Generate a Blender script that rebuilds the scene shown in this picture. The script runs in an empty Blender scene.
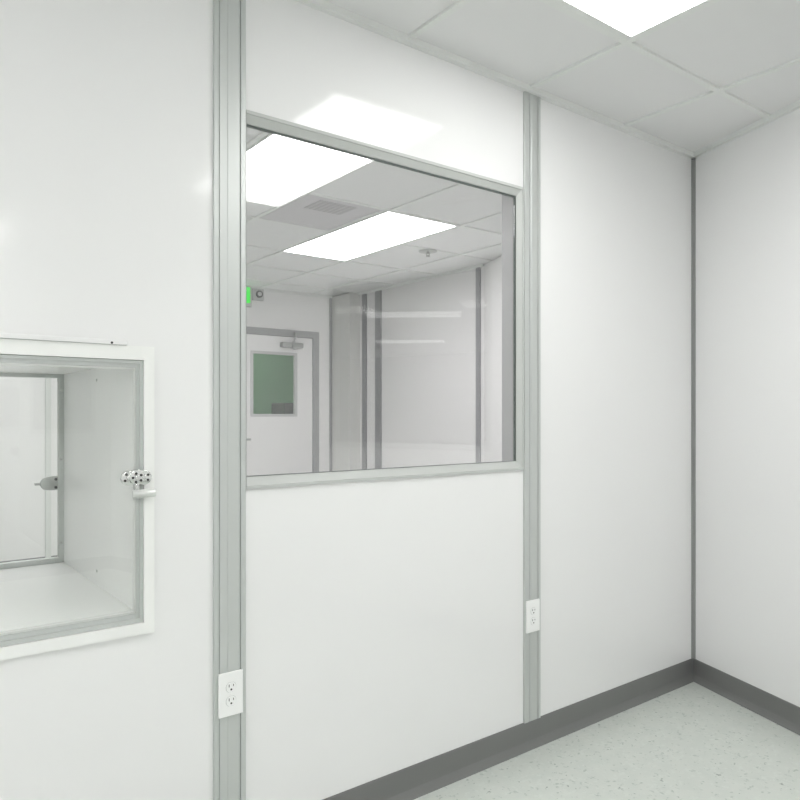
import bpy, bmesh, math, random
from mathutils import Vector, Matrix

SC = bpy.context.scene
COL = SC.collection
H = 2.57            # underside of the ceiling grid
WA = 1.905          # room face of the window wall
WT = 0.078          # thickness of the window wall
CX, CY = 3.2775, 1.905   # room corner
SK = 0.352          # the right wall runs askew: dx/dy


def wbx(y):
    return CX + SK * (y - CY)


# ------------------------------------------------------------ materials
def mat(name, col, rough=0.5, metal=0.0, spec=0.5, bump=None, coat=0.0, emit=None, strength=0.0):
    m = bpy.data.materials.new(name)
    m.use_nodes = True
    nt = m.node_tree
    b = nt.nodes['Principled BSDF']
    b.inputs['Base Color'].default_value = (*col, 1)
    b.inputs['Roughness'].default_value = rough
    b.inputs['Metallic'].default_value = metal
    b.inputs['Specular IOR Level'].default_value = spec
    b.inputs['Coat Weight'].default_value = coat
    b.inputs['Coat Roughness'].default_value = 0.05
    if emit:
        b.inputs['Emission Color'].default_value = (*emit, 1)
        b.inputs['Emission Strength'].default_value = strength
    tc = nt.nodes.new('ShaderNodeTexCoord')
    ns = nt.nodes.new('ShaderNodeTexNoise')
    if bump:
        ns.inputs['Scale'].default_value = bump[0]
        ns.inputs['Detail'].default_value = 3
        bp = nt.nodes.new('ShaderNodeBump')
        bp.inputs['Strength'].default_value = bump[1]
        bp.inputs['Distance'].default_value = bump[2]
        nt.links.new(tc.outputs['Object'], ns.inputs['Vector'])
        nt.links.new(ns.outputs['Fac'], bp.inputs['Height'])
        nt.links.new(bp.outputs['Normal'], b.inputs['Normal'])
    return m


def glass(name, tint, f0=0.045):
    m = bpy.data.materials.new(name)
    m.use_nodes = True
    nt = m.node_tree
    for n in list(nt.nodes):
        nt.nodes.remove(n)
    L = nt.links.new
    geo = nt.nodes.new('ShaderNodeNewGeometry')
    dot = nt.nodes.new('ShaderNodeVectorMath'); dot.operation = 'DOT_PRODUCT'
    L(geo.outputs['Incoming'], dot.inputs[0]); L(geo.outputs['Normal'], dot.inputs[1])
    ab = nt.nodes.new('ShaderNodeMath'); ab.operation = 'ABSOLUTE'
    L(dot.outputs['Value'], ab.inputs[0])
    om = nt.nodes.new('ShaderNodeMath'); om.operation = 'SUBTRACT'; om.inputs[0].default_value = 1
    L(ab.outputs[0], om.inputs[1])
    pw = nt.nodes.new('ShaderNodeMath'); pw.operation = 'POWER'; pw.inputs[1].default_value = 5
    L(om.outputs[0], pw.inputs[0])
    ma = nt.nodes.new('ShaderNodeMath'); ma.operation = 'MULTIPLY_ADD'
    ma.inputs[1].default_value = 1 - f0; ma.inputs[2].default_value = f0
    L(pw.outputs[0], ma.inputs[0])
    tr = nt.nodes.new('ShaderNodeBsdfTransparent'); tr.inputs[0].default_value = (*tint, 1)
    gl = nt.nodes.new('ShaderNodeBsdfGlossy'); gl.inputs['Roughness'].default_value = 0.0
    mx = nt.nodes.new('ShaderNodeMixShader')
    out = nt.nodes.new('ShaderNodeOutputMaterial')
    L(ma.outputs[0], mx.inputs[0]); L(tr.outputs[0], mx.inputs[1]); L(gl.outputs[0], mx.inputs[2])
    L(mx.outputs[0], out.inputs[0])
    return m


def floor_mat():
    m = mat('speckled_vinyl', (0.55, 0.62, 0.575), 0.3, spec=0.4)
    nt = m.node_tree; L = nt.links.new
    b = nt.nodes['Principled BSDF']
    tc = nt.nodes.new('ShaderNodeTexCoord')
    def layer(scale, lo, hi, prev, col, seed):
        mp = nt.nodes.new('ShaderNodeMapping'); mp.inputs['Location'].default_value = (seed, seed * 2, 0)
        L(tc.outputs['Object'], mp.inputs['Vector'])
        v = nt.nodes.new('ShaderNodeTexNoise'); v.inputs['Scale'].default_value = scale
        v.inputs['Detail'].default_value = 2
        L(mp.outputs['Vector'], v.inputs['Vector'])
        r = nt.nodes.new('ShaderNodeMapRange')
        r.inputs['From Min'].default_value = lo; r.inputs['From Max'].default_value = hi
        L(v.outputs['Fac'], r.inputs['Value'])
        mx = nt.nodes.new('ShaderNodeMix'); mx.data_type = 'RGBA'
        L(r.outputs['Result'], mx.inputs['Factor'])
        if prev is None:
            mx.inputs['A'].default_value = (0.63, 0.66, 0.62, 1)
        else:
            L(prev, mx.inputs['A'])
        mx.inputs['B'].default_value = (*col, 1)
        return mx.outputs['Result']
    c = layer(14, 0.42, 0.62, None, (0.605, 0.64, 0.60), 3)
    c = layer(55, 0.56, 0.66, c, (0.65, 0.685, 0.645), 9)
    c = layer(62, 0.62, 0.72, c, (0.44, 0.49, 0.45), 21)
    c = layer(48, 0.70, 0.74, c, (0.30, 0.34, 0.31), 33)
    L(c, b.inputs['Base Color'])
    return m


M = {}
M['panel'] = mat('gloss_wall_panel', (0.84, 0.838, 0.84), 0.095, spec=0.5, bump=(3.0, 0.05, 0.01))
M['panel_far'] = mat('pale_wall_panel', (0.83, 0.82, 0.82), 0.25, spec=0.4)
M['chase'] = mat('greenish_wall_panel', (0.77, 0.77, 0.75), 0.3, spec=0.4)
M['tile'] = mat('ceiling_tile', (0.81, 0.806, 0.81), 0.8, spec=0.2, bump=(180, 0.08, 0.001))
M['tbar'] = mat('ceiling_grid_paint', (0.80, 0.81, 0.795), 0.45)
M['alu'] = mat('anodised_aluminium', (0.575, 0.595, 0.583), 0.38, metal=0.35)
M['alu_light'] = mat('white_aluminium', (0.70, 0.715, 0.695), 0.28, metal=0.3)
M['frame_alu'] = mat('satin_frame_aluminium', (0.51, 0.525, 0.51), 0.55, metal=0.0)
M['alu_far'] = mat('grey_aluminium', (0.40, 0.40, 0.41), 0.4, metal=0.3)
M['gasket'] = mat('dark_gasket', (0.10, 0.12, 0.11), 0.6)
M['corner'] = mat('grey_corner_trim', (0.34, 0.35, 0.34), 0.45, metal=0.2)
M['base'] = mat('grey_vinyl_cove_base', (0.185, 0.186, 0.184), 0.28, spec=0.4)
M['white'] = mat('white_powder_coat', (0.87, 0.875, 0.86), 0.3)
M['liner'] = mat('white_chamber_liner', (0.94, 0.94, 0.935), 0.25)
M['plastic'] = mat('white_plastic', (0.90, 0.905, 0.90), 0.3)
M['slot'] = mat('dark_slot', (0.05, 0.05, 0.05), 0.6)
M['chrome'] = mat('chrome', (0.75, 0.76, 0.75), 0.14, metal=1.0)
M['steel'] = mat('brushed_steel', (0.45, 0.46, 0.45), 0.3, metal=0.9)
M['door'] = mat('door_paint', (0.82, 0.81, 0.81), 0.35)
M['frame_grey'] = mat('door_frame_grey', (0.36, 0.36, 0.365), 0.4)
M['lite_frame'] = mat('door_lite_frame', (0.55, 0.55, 0.55), 0.4)
M['green_wall'] = mat('green_wall', (0.24, 0.46, 0.27), 0.7)
M['dark_box'] = mat('dark_grey_case', (0.10, 0.10, 0.10), 0.5)
M['grille'] = mat('grey_grille', (0.64, 0.62, 0.64), 0.55)
M['grille_dark'] = mat('grey_grille_core', (0.50, 0.485, 0.50), 0.6)
M['fill_room'] = mat('fill_light_green_room', (0.9, 0.9, 0.9), 0.5, emit=(1, 1, 1), strength=7)
M['corridor'] = mat('corridor_paint', (0.25, 0.25, 0.25), 0.6)
M['reveal'] = mat('grey_reveal', (0.40, 0.40, 0.40), 0.5)
M['light'] = mat('lit_diffuser', (0.9, 0.9, 0.9), 0.5, emit=(1.0, 1.0, 0.985), strength=8.0)
M['light_far'] = mat('lit_diffuser_far', (0.9, 0.9, 0.9), 0.5, emit=(1.0, 0.985, 1.0), strength=7.9)
M['light_dim'] = mat('lit_diffuser_corridor', (0.9, 0.9, 0.9), 0.5, emit=(1, 1, 1), strength=1.5)
M['exit_green'] = mat('exit_sign_green', (0.02, 0.3, 0.03), 0.4, emit=(0.03, 0.75, 0.05), strength=0.9)
M['exit_white'] = mat('exit_sign_letters', (0.9, 0.9, 0.9), 0.4, emit=(0.9, 1, 0.9), strength=1.2)
M['lens'] = mat('dark_lamp_lens', (0.12, 0.12, 0.12), 0.15)
M['floor'] = floor_mat()
M['glass'] = glass('clear_grey_glass', (0.955, 0.955, 0.955), 0.075)
M['glass_door'] = glass('clear_green_glass', (0.985, 0.992, 0.985))


# ------------------------------------------------------------ mesh helpers
def nb():
    return bmesh.new()


def bx(bm, x0, x1, y0, y1, z0, z1, bev=0.0, seg=2):
    r = bmesh.ops.create_cube(bm, size=1.0)
    vs = r['verts']
    for v in vs:
        v.co = Vector(((x0 + x1) / 2 + v.co.x * (x1 - x0), (y0 + y1) / 2 + v.co.y * (y1 - y0), (z0 + z1) / 2 + v.co.z * (z1 - z0)))
    if bev:
        es = set()
        for v in vs:
            es.update(v.link_edges)
        bmesh.ops.bevel(bm, geom=list(es), offset=bev, segments=seg, affect='EDGES', profile=0.5)
    return bm


def cyl(bm, c, axis, r, h, n=28, r2=None, bev=0.0):
    """cylinder starting at c and running h along axis"""
    a = Vector(axis).normalized()
    rot = Vector((0, 0, 1)).rotation_difference(a).to_matrix().to_4x4()
    mtx = Matrix.Translation(Vector(c) + a * h / 2) @ rot
    res = bmesh.ops.create_cone(bm, cap_ends=True, cap_tris=False, segments=n, radius1=r, radius2=r if r2 is None else r2, depth=h, matrix=mtx)
    if bev:
        es = set()
        for v in res['verts']:
            for e in v.link_edges:
                if any(len(f.verts) > 4 for f in e.link_faces):
                    es.add(e)
        bmesh.ops.bevel(bm, geom=list(es), offset=bev, segments=2, affect='EDGES', profile=0.5)
    return bm


def prism(bm, pts, z0, z1):
    """vertical prism over a plan polygon"""
    lo = [bm.verts.new((x, y, z0)) for x, y in pts]
    hi = [bm.verts.new((x, y, z1)) for x, y in pts]
    n = len(pts)
    bm.faces.new(lo[::-1]); bm.faces.new(hi)
    for i in range(n):
        j = (i + 1) % n
        bm.faces.new((lo[i], lo[j], hi[j], hi[i]))
    return bm


def sweep(bm, prof, a, b):
    """profile [(out, z)] swept from plan point a to b, 'out' measured to the left of a->b"""
    a = Vector(a); b = Vector(b)
    d = (b - a).normalized(); n = Vector((-d.y, d.x))
    ra = [bm.verts.new((a.x + n.x * o, a.y + n.y * o, z)) for o, z in prof]
    rb = [bm.verts.new((b.x + n.x * o, b.y + n.y * o, z)) for o, z in prof]
    k = len(prof)
    bm.faces.new(ra); bm.faces.new(rb[::-1])
    for i in range(k):
        j = (i + 1) % k
        bm.faces.new((ra[i], rb[i], rb[j], ra[j]))
    return bm


def ring(bm, x0, x1, z0, z1, w, y0, y1, bev=0.0, ws=None):
    """rectangular frame in an XZ plane; outer size given, bar width w (or left,right,bottom,top)"""
    l, r, b, t = ws or (w, w, w, w)
    bx(bm, x0, x1, y0, y1, z1 - t, z1, bev)
    bx(bm, x0, x1, y0, y1, z0, z0 + b, bev)
    bx(bm, x0, x0 + l, y0, y1, z0 + b, z1 - t, bev)
    bx(bm, x1 - r, x1, y0, y1, z0 + b, z1 - t, bev)
    return bm


def obj(name, bm, m, parent=None, smooth=False, loc=None):
    bmesh.ops.recalc_face_normals(bm, faces=bm.faces[:])
    me = bpy.data.meshes.new(name)
    if loc is not None:
        bmesh.ops.translate(bm, verts=bm.verts[:], vec=-Vector(loc))
    bm.to_mesh(me); bm.free()
    me.materials.append(m)
    if smooth:
        for p in me.polygons:
            p.use_smooth = True
        try:
            me.set_sharp_from_angle(angle=math.radians(35))
        except Exception:
            pass
    o = bpy.data.objects.new(name, me)
    COL.objects.link(o)
    if loc is not None:
        o.location = loc
    if parent:
        o.parent = parent
        o.location = (Vector(loc) if loc is not None else Vector()) - (parent.location if parent.type == 'EMPTY' and not parent.get('_rot') else Vector())
    return o


def struct(name, bm, m, parent=None, **k):
    o = obj(name, bm, m, parent, **k)
    if parent is None:
        o['kind'] = 'structure'
    return o


def root(name, loc=(0, 0, 0), label=None, cat=None, group=None, kind=None, rz=0.0):
    o = bpy.data.objects.new(name, None)
    o.empty_display_size = 0.05
    o.location = loc; o.rotation_euler = (0, 0, rz)
    COL.objects.link(o)
    if label: o['label'] = label
    if cat: o['category'] = cat
    if group: o['group'] = group
    if kind: o['kind'] = kind
    return o


def part(name, bm, m, t, smooth=False, label=None):
    """mesh written in the thing's local frame"""
    bmesh.ops.recalc_face_normals(bm, faces=bm.faces[:])
    me = bpy.data.meshes.new(name)
    bm.to_mesh(me); bm.free(); me.materials.append(m)
    if smooth:
        for p in me.polygons:
            p.use_smooth = True
        me.set_sharp_from_angle(angle=math.radians(35))
    o = bpy.data.objects.new(name, me); COL.objects.link(o); o.parent = t
    if label: o['label'] = label
    return o


# ------------------------------------------------------------ room shell
BY = -2.45      # back wall face
LX = -1.9       # left wall face
FY = 6.57       # far wall face
RX = 4.25       # far room right wall
KY = CY + (RX - CX) / 0.396   # where the skew wall meets the straight one
# opening sizes
W1 = (0.9015, 2.052, 1.092, 2.183)
PB = (-0.10, 0.6110, 0.7610, 1.4490)     # opening for the pass-through

# floor
bm = nb()
prism(bm, [(LX, BY), (wbx(BY), BY), (CX, CY), (RX, KY), (RX, FY), (LX, FY)], -0.06, 0.008)
struct('floor', bm, M['floor'])

# window wall, with its two openings
bm = nb()
y0, y1 = WA, WA + WT
def wf(x0, x1, z0, z1): bx(bm, x0, x1, y0, y1, z0, z1)
wf(LX, PB[0], 0, H)
wf(PB[0], PB[1], 0, PB[2]); wf(PB[0], PB[1], PB[3], H)
wf(PB[1], W1[0], 0, H)
wf(W1[0], W1[1], 0, W1[2]); wf(W1[0], W1[1], W1[3], H)
wf(W1[1], CX, 0, H)
struct('wall_front', bm, M['panel'])

# skew right wall with a window of the same kind out of frame
DX, DY = -SK / math.hypot(SK, 1), -1 / math.hypot(SK, 1)     # along the wall, towards the camera
NX, NY = -DY, DX                                             # outward normal (away from the room)
def bw(t, o=0.0): return (CX + DX * t + NX * o, CY + DY * t + NY * o)
TT = (CY - BY) / -DY
WB0, WB1, WBz0, WBz1 = 1.07, 2.26, 1.092, 2.183
bm = nb()
def wbp(t0, t1, z0, z1, o0=0.0, o1=0.078): prism(bm, [bw(t0, o0), bw(t1, o0), bw(t1, o1), bw(t0, o1)], z0, z1)
wbp(0, WB0, 0, H); wbp(WB1, TT, 0, H); wbp(WB0, WB1, 0, WBz0); wbp(WB0, WB1, WBz1, H)
struct('wall_right', bm, M['panel'])
# skew wall going on into the far room
bm = nb()
prism(bm, [(CX + 0.0, CY + WT), (CX + 0.4, CY + WT), (RX + 0.1, KY), (RX, KY)], 0, H)
struct('wall_right', bm, M['panel_far'])
bm = nb(); prism(bm, [(RX, KY), (RX + 0.08, KY), (RX + 0.08, FY + 0.08), (RX, FY + 0.08)], 0, H)
struct('wall_right', bm, M['panel_far'])
bm = nb(); bx(bm, LX - 0.08, LX, BY - 0.08, FY + 0.08, 0, H); struct('wall_left', bm, M['panel'])
# back wall with a small window
W3 = (1.13, 1.62, 1.15, 2.10)
bm = nb()
bx(bm, LX, W3[0], BY - 0.08, BY, 0, H); bx(bm, W3[1], wbx(BY) + 0.05, BY - 0.08, BY, 0, H)
bx(bm, W3[0], W3[1], BY - 0.08, BY, 0, W3[2]); bx(bm, W3[0], W3[1], BY - 0.08, BY, W3[3], H)
struct('wall_back', bm, M['panel'])
# far wall with the door opening
DO = (2.90, 3.955, 2.178)
bm = nb()
bx(bm, LX, DO[0], FY, FY + 0.1, 0, H); bx(bm, DO[1], RX, FY, FY + 0.1, 0, H); bx(bm, DO[0], DO[1], FY, FY + 0.1, DO[2], H)
struct('wall_far', bm, M['panel_far'])
bm = nb(); bx(bm, 4.12, RX, 6.22, FY, 0, H); struct('wall_chase', bm, M['chase'])

# ceilings: tile field, then the exposed grid
bm = nb(); prism(bm, [(LX, BY - 0.05), (wbx(BY) + 0.06, BY - 0.05), (CX + 0.06, CY), (CX + 0.06, WA + WT / 2), (LX, WA + WT / 2)], H + 0.0095, H + 0.05)
struct('ceiling', bm, M['tile'])
bm = nb(); prism(bm, [(LX, WA + WT / 2), (CX + 0.06, WA + WT / 2), (RX + 0.06, KY), (RX + 0.06, FY + 0.06), (LX, FY + 0.06)], H + 0.0095, H + 0.05)
struct('ceiling', bm, M['tile'])

PX = 0.6015
XL = [2.696 - PX * k for k in range(8)]
YL = [1.4600 - PX * k for k in range(7)]
LIGHTS = [(1.4930, 2.0945, -0.1100, 1.4600), (0.280, 0.8800, -2.430, -1.470), (-1.52, -0.92, -2.162, -0.959), (-1.40, -0.80, 0.0600, 1.4600)]
LIGHTS_FAR = [(1.492, 2.072, 2.40, 3.860), (2.640, 3.255, 3.550, 4.985), (0.30, 0.90, 4.50, 5.85), (0.30, 0.90, 2.62, 3.85)]
def inside(x, y, ls): return any(a + 0.02 < x < b - 0.02 and c + 0.02 < y < d - 0.02 for a, b, c, d in ls)
tb = 0.012
def grid(name, xl, yl, x0, x1f, y0f, y1, ls):
    bm = nb()
    for x in xl:
        ya = y0f(x) if callable(y0f) else y0f
        y = ya
        cuts = sorted([ya, y1] + [c for a, b, c, d in ls if a < x - 0.02 and b > x + 0.02] + [d for a, b, c, d in ls if a < x - 0.02 and b > x + 0.02])
        for p, q in zip(cuts, cuts[1:]):
            if q - p > 0.02 and not inside(x, (p + q) / 2, ls):
                bx(bm, x - tb, x + tb, p, q, H, H + 0.0100)
    for y in yl:
        xe = x1f(y)
        cuts = sorted([x0, xe] + [a for a, b, c, d in ls if c < y - 0.02 and d > y + 0.02] + [b for a, b, c, d in ls if c < y - 0.02 and d > y + 0.02])
        for p, q in zip(cuts, cuts[1:]):
            if q - p > 0.02 and not inside((p + q) / 2, y, ls):
                bx(bm, p, q, y - tb + 0.0001, y + tb - 0.0001, H + 0.0003, H + 0.0100)
    return struct(name, bm, M['tbar'])
grid('ceiling_grid', XL, YL, LX, lambda y: wbx(y), lambda x: max(BY, CY + (x - CX) / SK), WA, LIGHTS)
XF = [3.85 - 0.592 * k for k in range(9)]
YF = [2.90, 3.565, 4.225, 4.965, 5.60, 6.2]
grid('ceiling_grid', XF, YF, LX, lambda y: RX if y > KY else RX + (y - KY) * 0.396, lambda x: max(WA + WT, KY + (x - RX) / 0.396) if x > 3.2 else WA + WT, FY, LIGHTS_FAR)
# perimeter angle along the ceiling
ang = [(0, H - 0.014), (0.022, H - 0.014), (0.022, H + 0.0095), (0, H + 0.0095)]
bm = nb(); sweep(bm, ang, (CX, WA), (LX, WA)); struct('trim_1', bm, M['tbar'])
bm = nb(); sweep(bm, ang, bw(TT), bw(0)); struct('trim_2', bm, M['tbar'])
bm = nb(); sweep(bm, ang, (RX, FY), (LX, FY)); sweep(bm, ang, (RX, KY), (RX, FY)); struct('trim_3', bm, M['tbar'])

# cove base
cove = [(0, 0.008), (0.022, 0.008), (0.022, 0.010), (0.015, 0.017), (0.010, 0.025), (0.0055, 0.036), (0.0045, 0.045), (0.0045, 0.108), (0.003, 0.112), (0, 0.112)]
bm = nb(); sweep(bm, cove, (CX, WA), (LX, WA)); struct('baseboard_front', bm, M['base'])
bm = nb(); sweep(bm, cove, bw(TT), bw(0)); struct('baseboard_right', bm, M['base'])
bm = nb(); sweep(bm, cove, (LX, BY), (wbx(BY), BY)); struct('baseboard_back', bm, M['base'])
bm = nb(); sweep(bm, cove, (RX, FY), (3.96, FY)); sweep(bm, cove, (2.89, FY), (LX, FY)); sweep(bm, cove, (RX, KY), (RX, 6.22)); struct('baseboard_far', bm, M['base'])


# battens (extruded posts) on the window wall
def batten(x0, x1, name, rim=0.012, hl=0.020, z0=0.1122):
    p = WA
    # plan profile, proud of the wall by up to 11 mm, with two shallow grooves
    pts = [(x0, p), (x0, p - 0.008), (x0 + 0.0015, p - 0.0095), (x0 + rim, p - 0.0095), (x0 + rim + 0.001, p - 0.0055), (x0 + rim + 0.004, p - 0.0055),
           (x0 + rim + 0.005, p - 0.0085)]
    xm = (x0 + x1) / 2 + 0.001
    pts += [(xm - 0.012, p - 0.0085), (xm - 0.011, p - 0.0075), (xm - 0.009, p - 0.0085)]
    pts += [(x1 - hl - 0.003, p - 0.0085), (x1 - hl - 0.002, p - 0.0045), (x1 - hl, p - 0.0045), (x1 - hl + 0.001, p - 0.0095), (x1 - 0.0045, p - 0.0095), (x1 - 0.0022, p - 0.006), (x1 - 0.0022, p)]
    bm = nb(); prism(bm, pts, z0, H - 0.0143)
    return struct(name, bm, M['alu'])
batten(0.804, 0.9035, 'trim_4')
batten(2.0655, 2.160, 'trim_5', rim=0.026, hl=0.018)
batten(-0.46, -0.36, 'trim_6')
# corner angle
bm = nb(); prism(bm, [(CX, CY), (CX - 0.016, CY), (CX - 0.016, CY - 0.004), (CX - 0.007, CY - 0.006), (CX - 0.0085, CY - 0.016), (CX - 0.006, CY - 0.018)], 0.1122, H - 0.0143)
struct('trim_7', bm, M['corner'])
# dark joint lines and posts in the far room
def fbox(name, x0, x1, y0, y1, m=M['alu_far']):
    bm = nb(); bx(bm, x0, x1, y0, y1, 0, H - 0.002); struct(name, bm, m)
fbox('trim_8', 4.092, 4.118, FY - 0.012, FY)
fbox('trim_9', RX - 0.012, RX, 6.09, 6.165)
fbox('trim_10', RX - 0.014, RX, 5.83, 5.93)
fbox('trim_11', RX - 0.014, RX, 4.400, 4.450)
fbox('trim_12', 1.295, 1.34, FY - 0.012, FY, M['alu_light'])
fbox('trim_13', 0.10, 0.145, FY - 0.012, FY, M['alu_light'])
fbox('trim_14', -1.10, -1.055, FY - 0.012, FY, M['alu_light'])

# ------------------------------------------------------------ windows
def window(name, base_loc, rz, w, z0, z1, lb=0.006, gl=None):
    """local frame: x along the wall, y into the wall (0 = room face), z up"""
    t = root(name, (base_loc[0], base_loc[1], 0), kind='structure', rz=rz)
    fw = 0.037
    k = lb / 0.034
    prof = [(0.0, 0.0195), (0.0, -0.0075), (0.0100, -0.0075), (0.0110, -0.0045), (0.0330, 0.0085), (0.0340, 0.0195)]
    bm = nb(); loops = []
    for q, y in prof:
        l, r_, b_, t_ = q * k, q * 0.8, q, q
        loops.append([bm.verts.new(c) for c in ((l, y, z0 + b_), (w - r_, y, z0 + b_), (w - r_, y, z1 - t_), (l, y, z1 - t_))])
    n = len(loops)
    for i in range(n):
        A, B = loops[i], loops[(i + 1) % n]
        for q in range(4):
            e = (q + 1) % 4
            bm.faces.new((A[q], A[e], B[e], B[q]))
    part('window_frame', bm, M['frame_alu'], t)
    bm = nb()
    ring(bm, lb + 0.0003, w - 0.0275, z0 + 0.0343, z1 - 0.0343, 0.003, 0.0100, 0.0190, ws=(0.0008, 0.0042, 0.0010, 0.0050))
    part('gasket', bm, M['gasket'], t)
    bm = nb(); bx(bm, lb + 0.0012, w - 0.0318, 0.012, 0.018, z0 + 0.0354, z1 - 0.0394)
    part('pane', bm, M['glass'], t)
    bm = nb()
    ring(bm, 0, w, z0, z1, 0.02, 0.0201, 0.084, ws=(0.001, 0.028, 0.030, 0.006))
    part('reveal', bm, M['reveal'], t)
    return t
window('window_1', (W1[0] + 0.0003, WA), 0.0, W1[1] - W1[0] + 0.011, W1[2], W1[3], lb=0.0015)
# window on the skew wall: local x runs along (DX,DY)
window('window_2', bw(WB0), math.atan2(DY, DX), WB1 - WB0, WBz0, WBz1, lb=0.03)
window('window_3', (W3[1], BY), math.pi, W3[1] - W3[0], W3[2], W3[3], lb=0.03)

# ------------------------------------------------------------ corridor beyond the skew wall and store behind the back wall
bm = nb()
prism(bm, [bw(0.0, 0.09), bw(TT + 9, 0.09), bw(TT + 9, 9.5), bw(0.0, 9.5)], H + 0.0095, H + 0.05)
struct('ceiling', bm, M['tile'])
bm = nb()
prism(bm, [bw(0.0, 0.09), bw(TT + 9, 0.09), bw(TT + 9, 9.5), bw(0.0, 9.5)], -0.06, 0)
struct('floor', bm, M['floor'])
bm = nb(); prism(bm, [bw(-0.6, 9.4), bw(TT + 9, 9.4), bw(TT + 9, 9.5), bw(-0.6, 9.5)], 0, H); struct('wall_corridor', bm, M['corridor'])
bm = nb(); prism(bm, [bw(0.0, 0.5), bw(0.0, 9.5), bw(-0.1, 9.5), bw(-0.1, 0.5)], 0, H); struct('wall_corridor', bm, M['corridor'])
bm = nb(); prism(bm, [bw(TT + 9, 0.09), bw(TT + 9, 9.5), bw(TT + 9.1, 9.5), bw(TT + 9.1, 0.09)], 0, H); struct('wall_corridor', bm, M['corridor'])


# ------------------------------------------------------------ ceiling lights
def troffer(x0, x1, y0, y1, label, m, group=None, rz=0.0):
    w, d = x1 - x0, y1 - y0
    t = root('ceiling_light', ((x0 + x1) / 2, (y0 + y1) / 2, H), label, 'ceiling light', group, rz=rz)
    a, b = w / 2 - 0.012, d / 2 - 0.012
    bm = nb()
    f = 0.011; g = 0.022
    bx(bm, -a, a, b - g, b, 0.0005, 0.0093); bx(bm, -a, a, -b, -b + g, 0.0005, 0.0093)
    bx(bm, -a, -a + f, -b + g, b - g, 0.0005, 0.0093); bx(bm, a - f, a, -b + g, b - g, 0.0005, 0.0093)
    part('frame', bm, M['tbar'], t)
    bm = nb(); bx(bm, -a + f, a - f, -b + g, b - g, 0.0022, 0.0090)
    part('diffuser', bm, m, t)
    return t
gl_ = 'recessed flat panel ceiling lights'
troffer(*LIGHTS[0], 'lit ceiling light cut by the top edge of the photo, in the near room ceiling', M['light'], gl_)
troffer(*LIGHTS[1], 'lit ceiling light behind the camera, near the back wall', M['light'], gl_)
troffer(*LIGHTS[2], 'lit ceiling light in the back left corner of the near room', M['light'], gl_)
troffer(*LIGHTS[3], 'added unseen fill light left of the camera, brightening the left wall panel', M['light'], gl_)  # out of view, added to brighten the left panel of the window wall
troffer(*LIGHTS_FAR[0], 'large lit ceiling light behind the glass, cut by the left post and window top', M['light_far'], gl_)
troffer(*LIGHTS_FAR[1], 'whole lit ceiling light seen through the window, beside the sprinkler', M['light_far'], gl_)
troffer(*LIGHTS_FAR[2], 'lit ceiling light deep in the far room, left of the exit sign', M['light_far'], gl_)
troffer(*LIGHTS_FAR[3], 'added unseen fill light of the far room, lighting the pass-through chamber from behind', M['light_far'], gl_)  # unseen, added here to send light through the rear glass into the chamber
def lamp_c(cx, cy, w, d, rz, label):
    troffer(cx - w / 2, cx + w / 2, cy - d / 2, cy + d / 2, label, M['light_dim'], 'corridor ceiling lights', math.radians(rz))
lamp_c(5.68, -3.27, 1.25, 0.62, 41, 'nearer lit ceiling light of the corridor, mirrored in the window glass')
lamp_c(7.75, -5.95, 1.25, 0.62, 44, 'farther lit ceiling light of the corridor, mirrored in the window glass')

# ------------------------------------------------------------ return air grille
t = root('air_grille', (2.353, 3.8925, H), 'square grey ceiling air grille between the two lit panels of the far room', 'air vent')
a, b2 = 0.262, 0.318
bm = nb()
for s in (-1, 1):
    bx(bm, -a, a, s * b2 - 0.012, s * b2 + 0.0, 0.0002, 0.0088) if s > 0 else bx(bm, -a, a, -b2, -b2 + 0.012, 0.0002, 0.0088)
    bx(bm, (a - 0.012) if s > 0 else -a, a if s > 0 else -a + 0.012, -b2 + 0.012, b2 - 0.012, 0.0002, 0.0088)
part('frame', bm, M['grille'], t)
bm = nb(); bx(bm, -a + 0.012, a - 0.012, -b2 + 0.012, b2 - 0.012, 0.003, 0.0088); part('face_plate', bm, M['grille'], t)
bm = nb()
for k in range(8):
    x = -0.15 + k * 0.034
    bx(bm, x, x + 0.022, -0.26, -0.06, 0.0005, 0.003)
part('louvre', bm, M['grille_dark'], t)

# ------------------------------------------------------------ sprinkler
t = root('sprinkler', (3.546, 4.257, H), 'round chrome pendent sprinkler on the far room ceiling', 'sprinkler')
bm = nb(); cyl(bm, (0, 0, -0.006), (0, 0, 1), 0.072, 0.006, 40, bev=0.002); part('escutcheon', bm, M['steel'], t, True)
bm = nb(); cyl(bm, (0, 0, -0.022), (0, 0, 1), 0.011, 0.0165, 20)
part('body', bm, M['steel'], t, True)
bm = nb()
bx(bm, -0.014, -0.010, -0.003, 0.003, -0.040, -0.018); bx(bm, 0.010, 0.014, -0.003, 0.003, -0.040, -0.018); cyl(bm, (0, 0, -0.042), (0, 0, 1), 0.006, 0.008, 12)
part('yoke', bm, M['steel'], t)
bm = nb(); cyl(bm, (0, 0, -0.045), (0, 0, 1), 0.015, 0.003, 24); part('deflector', bm, M['steel'], t)

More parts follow.
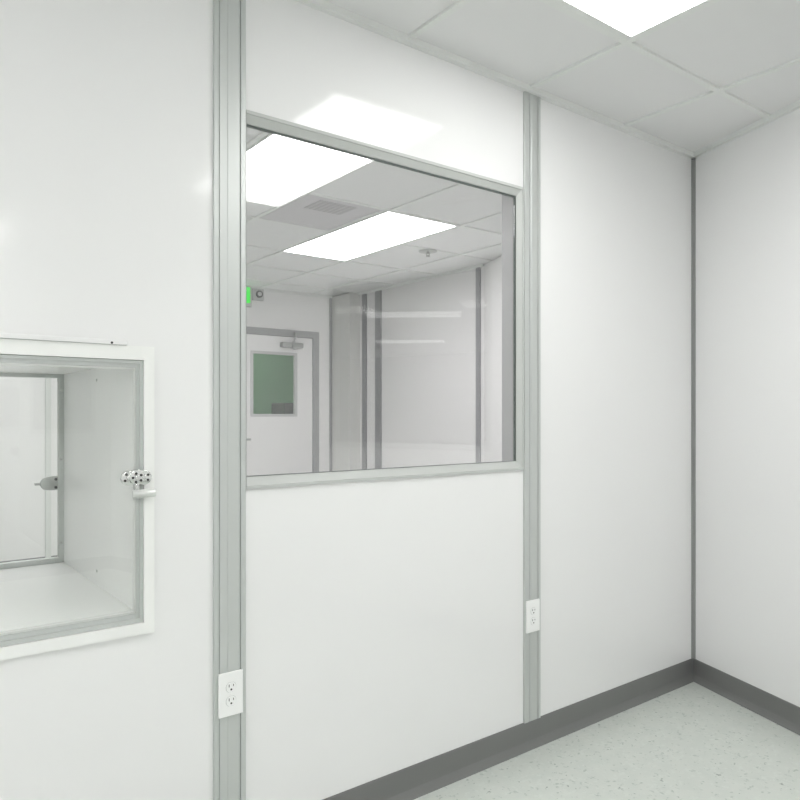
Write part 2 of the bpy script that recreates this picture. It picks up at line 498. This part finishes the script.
# ------------------------------------------------------------ electrical outlets
def outlet(x, z, w, h, label):
    t = root('electrical_outlet', (x, WA - 0.011, z), label, 'electrical outlet', 'duplex outlets on the aluminium posts')
    bm = nb(); bx(bm, -w / 2, w / 2, -0.0065, 0.0005, -h / 2, h / 2, 0.0022, 2)
    part('cover_plate', bm, M['plastic'], t)
    for s in (1, -1):
        zc = s * 0.0195
        bm = nb()
        # rounded receptacle face: circle cut flat at top and bottom
        pts = []
        for k in range(36):
            th = 2 * math.pi * k / 36
            pts.append((0.0148 * math.cos(th), max(-0.0132, min(0.0132, 0.0148 * math.sin(th)))))
        lo = [bm.verts.new((px, -0.0062, zc + pz)) for px, pz in pts]; hi = [bm.verts.new((px, -0.0082, zc + pz)) for px, pz in pts]
        bm.faces.new(lo); bm.faces.new(hi[::-1])
        for i in range(36):
            j = (i + 1) % 36
            bm.faces.new((lo[i], hi[i], hi[j], lo[j]))
        bmesh.ops.remove_doubles(bm, verts=bm.verts[:], dist=1e-6)
        r = part('receptacle', bm, M['plastic'], t)
        bm = nb(); bx(bm, -0.0075, -0.0055, -0.0086, -0.0078, zc + 0.001, zc + 0.009); bx(bm, 0.0055, 0.0075, -0.0086, -0.0078, zc + 0.002, zc + 0.008)
        cyl(bm, (0, -0.0078, zc - 0.006), (0, -1, 0), 0.0028, 0.0008, 14)
        part('slot', bm, M['slot'], r)
        # dark surround line
        bm = nb(); lo2 = [(px * 1.07, pz * 1.07) for px, pz in pts]
        vs = [bm.verts.new((px, -0.0066, zc + pz)) for px, pz in lo2]; vs2 = [bm.verts.new((px, -0.0060, zc + pz)) for px, pz in lo2]
        bm.faces.new(vs[::-1]); bm.faces.new(vs2)
        for i in range(36):
            j = (i + 1) % 36
            bm.faces.new((vs2[i], vs[i], vs[j], vs2[j]))
        bmesh.ops.remove_doubles(bm, verts=bm.verts[:], dist=1e-6)
        part('surround', bm, M['alu'], r)
    bm = nb(); cyl(bm, (0, -0.0062, 0), (0, -1, 0), 0.003, 0.0014, 14); part('screw', bm, M['plastic'], t)
    return t
outlet(0.8505, 0.5190, 0.0735, 0.1235, 'white duplex outlet low on the left, wider post beside the pass-through')
outlet(2.1050, 0.5225, 0.0745, 0.1240, 'white duplex outlet low on the right, narrower post right of the window')

# ------------------------------------------------------------ pass-through chamber
t = root('pass_through_chamber', (0, 0, 0), 'white pass-through chamber with glass doors set into the left wall panel', 'pass-through box')
px0, px1, pz0, pz1 = PB[0] + 0.0005, PB[1] - 0.0005, PB[2] + 0.0005, PB[3] - 0.0005
ix0, ix1, iz0, iz1 = px0 + 0.018, 0.5928, 0.790, 1.4465
YB = 2.70
bm = nb()
ring(bm, px0 - 0.031, 0.6375, 0.7310, 1.4850, 0.03, WA - 0.010, WA - 0.0003, bev=0.0, ws=(0.033, 0.0269, 0.0300, 0.0360))
part('flange', bm, M['white'], t)
bm = nb()
bx(bm, px0, px1, WA + 0.022, YB, pz0, iz0)            # floor
bx(bm, px0, px1, WA + 0.022, YB, iz1, pz1)            # top
bx(bm, px0, ix0, WA + 0.022, YB, iz0, iz1)
bx(bm, ix1, px1, WA + 0.022, YB, iz0, iz1)
part('chamber', bm, M['liner'], t)
# front door
bm = nb()
ring(bm, px0 + 0.0005, px1 - 0.0005, pz0 + 0.0005, pz1 - 0.0005, 0.017, WA - 0.003, WA + 0.0215, ws=(0.018, 0.0085, 0.010, 0.008))
ring(bm, px0 + 0.0185, px1 - 0.009, pz0 + 0.0105, pz1 - 0.0085, 0.008, WA + 0.004, WA + 0.0215, ws=(0.01, 0.008, 0.012, 0.010))
fd = part('front_door', bm, M['alu'], t, label='aluminium framed glass front door')
bm = nb()
bx(bm, px0 + 0.028, px1 - 0.0148, WA + 0.008, WA + 0.015, pz0 + 0.023, pz1 - 0.0192)
part('pane', bm, M['glass_door'], fd)
bm = nb()
ring(bm, px0 + 0.0282, px1 - 0.0174, pz0 + 0.0232, pz1 - 0.0194, 0.010, WA + 0.0062, WA + 0.0078, ws=(0.004, 0.004, 0.004, 0.004))
part('glazing_bead', bm, M['alu_light'], fd)
# rear door
bm = nb()
ring(bm, px0, px1, pz0, pz1, 0.02, YB, YB + 0.025, ws=(0.038, 0.034, 0.046, 0.0150))
rd = part('rear_door', bm, M['alu'], t, label='grey framed rear glass door')
bm = nb(); bx(bm, px0 + 0.0381, px1 - 0.0341, YB + 0.009, YB + 0.015, pz0 + 0.0461, pz1 - 0.0151); part('pane', bm, M['glass_door'], rd)
bm = nb()
bx(bm, 0.536, 0.5695, YB - 0.020, YB + 0.000, 1.045, 1.093, 0.004); cyl(bm, (0.535, YB - 0.014, 1.069), (0, -1, 0), 0.022, 0.012, 24, bev=0.002)
cyl(bm, (0.520, YB - 0.012, 1.069), (-1, 0, 0), 0.005, 0.022, 12)
rl = part('latch', bm, M['steel'], rd, True, label='grey metal latch inside the rear door')
bm = nb()
for dx_, dz_ in ((0.0, 0.014), (0.02, 0.014), (0.0, -0.014), (0.02, -0.014)):
    cyl(bm, (0.542 + dx_, YB - 0.0195, 1.069 + dz_), (0, -1, 0), 0.005, 0.004, 10)
part('screw', bm, M['slot'], rl)
# rail above the flange
bm = nb(); bx(bm, px0, 0.567, WA - 0.017, WA - 0.0003, 1.4854, 1.4980, 0.002); rail = part('rail', bm, M['panel'], t, label='slim pale rail on top of the flange')
bm = nb(); cyl(bm, (0.527, WA - 0.0168, 1.4895), (0, -1, 0), 0.003, 0.002, 12); part('screw', bm, M['slot'], rail)
for z in (1.411, 0.832):
    bm = nb(); cyl(bm, (ix1 + 0.0002, 2.279, z), (-1, 0, 0), 0.004, 0.002, 12); part('screw', bm, M['steel'], t)
for z in (1.39, 1.15, 0.86):
    bm = nb(); cyl(bm, (0.583, YB - 0.0, z), (0, -1, 0), 0.004, 0.003, 12); part('screw', bm, M['chrome'], rd)
# front latch: two round cam plates with screws, a bolt barrel and the pull below
yl = WA - 0.0028
bm = nb()
cyl(bm, (0.578, yl, 1.139), (0, -1, 0), 0.0185, 0.012, 32, bev=0.002)
cyl(bm, (0.5985, yl, 1.141), (0, -1, 0), 0.0200, 0.017, 32, bev=0.002)
cyl(bm, (0.6170, WA - 0.0098, 1.139), (0, -1, 0), 0.0195, 0.007, 32, bev=0.002)
bx(bm, 0.578, 0.617, yl - 0.008, yl, 1.130, 1.148, 0.002)
bx(bm, 0.592, 0.603, yl - 0.020, yl, 1.104, 1.125, 0.002)
lt = part('latch', bm, M['chrome'], fd, True, label='chrome compression latch on the front door')
bm = nb()
for cx_, yy, n in ((0.578, yl - 0.0118, 4), (0.5985, yl - 0.0168, 5), (0.6175, WA - 0.0166, 5)):
    for k in range(n):
        th = 2 * math.pi * k / n + 0.6
        if cx_ > 0.61 and math.cos(th) < 0: continue
        cyl(bm, (cx_ + 0.0115 * math.cos(th), yy, 1.1395 + 0.0115 * math.sin(th)), (0, -1, 0), 0.0034, 0.0012, 12)
part('screw', bm, M['slot'], lt)
bm = nb()
for cx_, yy in ((0.578, yl - 0.0118), (0.5985, yl - 0.0168), (0.6175, WA - 0.0166)):
    cyl(bm, (cx_, yy, 1.1395), (0, -1, 0), 0.006, 0.005, 16, bev=0.001)
part('bolt', bm, M['chrome'], lt, True)
bm = nb()
cyl(bm, (0.581, WA - 0.030, 1.099), (1, 0, 0), 0.0105, 0.060, 24, bev=0.002)
cyl(bm, (0.5975, WA - 0.034, 1.101), (0, 1, 0), 0.006, 0.028, 14)
part('pull', bm, M['alu_light'], lt, True, label='satin grey pull bar')
lt.location = (-0.008, 0, 0.003)

# ------------------------------------------------------------ far door
d = root('door_1', (0, 0, 0), kind='structure')
bm = nb()
yo = FY - 0.012
bx(bm, 2.90, 3.955, yo, FY + 0.06, 2.108, 2.178); bx(bm, 2.90, 2.972, yo, FY + 0.06, 0, 2.108); bx(bm, 3.883, 3.955, yo, FY + 0.06, 0, 2.108)
part('door_frame', bm, M['frame_grey'], d)
gx0, gx1, gz0, gz1 = 3.172, 3.692, 1.285, 1.940
bm = nb()
fy0, fy1 = FY + 0.000, FY + 0.045
bx(bm, 2.975, gx0, fy0, fy1, 0.008, 2.105); bx(bm, gx1, 3.880, fy0, fy1, 0.008, 2.105)
bx(bm, gx0, gx1, fy0, fy1, 0.008, gz0); bx(bm, gx0, gx1, fy0, fy1, gz1, 2.105)
leaf = part('door_leaf', bm, M['door'], d)
bm = nb(); ring(bm, gx0 - 0.004, gx1 + 0.004, gz0 - 0.004, gz1 + 0.004, 0.028, fy0 - 0.006, fy0 + 0.03); part('lite_frame', bm, M['lite_frame'], leaf)
bm = nb(); bx(bm, gx0 + 0.025, gx1 - 0.025, fy0 + 0.014, fy0 + 0.020, gz0 + 0.025, gz1 - 0.025); part('pane', bm, M['glass_door'], leaf)
bm = nb(); cyl(bm, (3.045, fy0, 1.055), (0, -1, 0), 0.027, 0.008, 24); cyl(bm, (3.045, fy0 - 0.006, 1.055), (0, -1, 0), 0.009, 0.045, 14)
bx(bm, 3.036, 3.148, fy0 - 0.058, fy0 - 0.045, 1.046, 1.068, 0.004)
part('handle', bm, M['steel'], leaf, True)
bm = nb(); bx(bm, 3.49, 3.735, fy0 - 0.075, fy0 - 0.0, 1.990, 2.045, 0.012)
bx(bm, 3.600, 3.626, fy0 - 0.090, fy0 - 0.07, 1.975, 2.055, 0.003)
cl = part('door_closer', bm, M['steel'], leaf, True)
bm = nb()
v0 = Vector((3.613, fy0 - 0.080, 2.050)); v1 = Vector((3.635, yo - 0.07, 2.105)); v2 = Vector((3.66, yo - 0.008, 2.150))
cyl(bm, v0, v1 - v0, 0.009, (v1 - v0).length, 10); cyl(bm, v1, v2 - v1, 0.009, (v2 - v1).length, 10)
part('closer_arm', bm, M['steel'], cl)

# green room behind the door window
bm = nb(); bx(bm, 2.2, 5.0, 8.20, 8.28, 0, H); struct('wall_green', bm, M['green_wall'])
bm = nb(); bx(bm, 2.12, 2.2, FY + 0.1, 8.28, 0, H); bx(bm, 5.0, 5.08, FY + 0.1, 8.28, 0, H); struct('wall_green', bm, M['green_wall'])
bm = nb(); bx(bm, 2.12, 5.08, FY + 0.1, 8.28, H + 0.0095, H + 0.05); struct('ceiling', bm, M['tile'])
bm = nb(); bx(bm, 2.12, 5.08, FY + 0.0, 8.28, -0.06, -0.001); struct('floor', bm, M['floor'])
troffer(3.0, 3.6, 6.95, 7.85, 'added unseen fill light in the green room behind the far door', M['fill_room'], gl_)  # no lamp is visible here; added to brighten the green wall
t = root('equipment_case', (4.22, 7.75, 0.0), 'dark grey equipment case on a stand in the green room behind the door window', 'equipment')
bm = nb(); bx(bm, -0.11, 0.24, -0.15, 0.2, 1.13, 1.441, 0.01); part('case', bm, M['dark_box'], t)
bm = nb(); bx(bm, -0.3, 0.35, -0.25, 0.25, 1.09, 1.13); bx(bm, -0.03, 0.03, -0.03, 0.03, 0.02, 1.09); bx(bm, -0.2, 0.2, -0.2, 0.2, 0, 0.02); part('stand', bm, M['dark_box'], t)

# ------------------------------------------------------------ exit sign with emergency lamp
t = root('exit_sign', (3.02, FY - 0.0, 2.37), 'green lit exit sign with emergency lamp above the far door, cut by the post', 'exit sign')
bm = nb(); bx(bm, -0.17, 0.140, -0.05, -0.0005, 0.0, 0.196, 0.006); part('housing', bm, M['lite_frame'], t)
bm = nb(); bx(bm, -0.155, 0.118, -0.056, -0.0495, 0.034, 0.192, 0.002); fc = part('face', bm, M['exit_green'], t, label='glowing green face')
def letter(ch, x):
    bm = nb(); w, h_, s, z = 0.044, 0.10, 0.012, 0.062
    a0, a1 = -0.0580, -0.0558
    if ch == 'E':
        bx(bm, x, x + s, a0, a1, z, z + h_)
        for q in (0, h_ / 2 - s / 2, h_ - s): bx(bm, x + s, x + w, a0, a1, z + q, z + q + s)
    if ch == 'I': bx(bm, x + w / 2 - s / 2, x + w / 2 + s / 2, a0, a1, z, z + h_)
    if ch == 'T':
        bx(bm, x + w / 2 - s / 2, x + w / 2 + s / 2, a0, a1, z, z + h_ - s); bx(bm, x, x + w, a0, a1, z + h_ - s, z + h_)
    if ch == 'X':
        for sg in (1, -1):
            r = bmesh.ops.create_cube(bm, size=1.0)
            L = math.hypot(w - s, h_)
            an = math.atan2(h_, (w - s)) * sg
            for v in r['verts']:
                p = Vector((v.co.x * L, v.co.y * 0.0022, v.co.z * s * 0.8))
                v.co = Vector((x + w / 2 + p.x * math.cos(an) - p.z * math.sin(an), -0.0569 + p.y, z + h_ / 2 + p.x * math.sin(an) + p.z * math.cos(an)))
    part('letter', bm, M['exit_white'], fc)
for i, ch in enumerate('EXIT'): letter(ch, -0.140 + i * 0.058)
bm = nb(); bx(bm, 0.150, 0.275, -0.045, -0.0005, 0.075, 0.190, 0.006); lh = part('lamp_head', bm, M['lite_frame'], t)
bm = nb(); cyl(bm, (0.218, -0.044, 0.135), (0, -1, 0), 0.036, 0.02, 24, bev=0.003); part('lamp_ring', bm, M['dark_box'], lh, True)
bm = nb(); cyl(bm, (0.218, -0.063, 0.135), (0, -1, 0), 0.022, 0.004, 24); part('lens', bm, M['lite_frame'], lh)

# ------------------------------------------------------------ world, camera, view
w = bpy.data.worlds.new('world'); SC.world = w; w.use_nodes = True
w.node_tree.nodes['Background'].inputs[0].default_value = (0.8, 0.82, 0.81, 1)
w.node_tree.nodes['Background'].inputs[1].default_value = 0.25

cam = bpy.data.cameras.new('camera'); co = bpy.data.objects.new('camera', cam); COL.objects.link(co)
cam.sensor_fit = 'HORIZONTAL'; cam.sensor_width = 36; cam.lens = 715 / 800 * 36
cam.shift_y = 14 / 800
cam.clip_start = 0.02
co.location = (0, 0, 1.308); co.rotation_euler = (math.radians(90), 0, -math.radians(37.55))
SC.camera = co
vs = SC.view_settings
SC.display_settings.display_device = 'sRGB'
vs.view_transform = 'Standard'; vs.look = 'None'; vs.gamma = 1.0; vs.use_curve_mapping = False
vs.exposure = 0.10
SC.cycles.max_bounces = 14; SC.cycles.diffuse_bounces = 7; SC.cycles.glossy_bounces = 6; SC.cycles.transparent_max_bounces = 16
SC.cycles.sample_clamp_indirect = 6
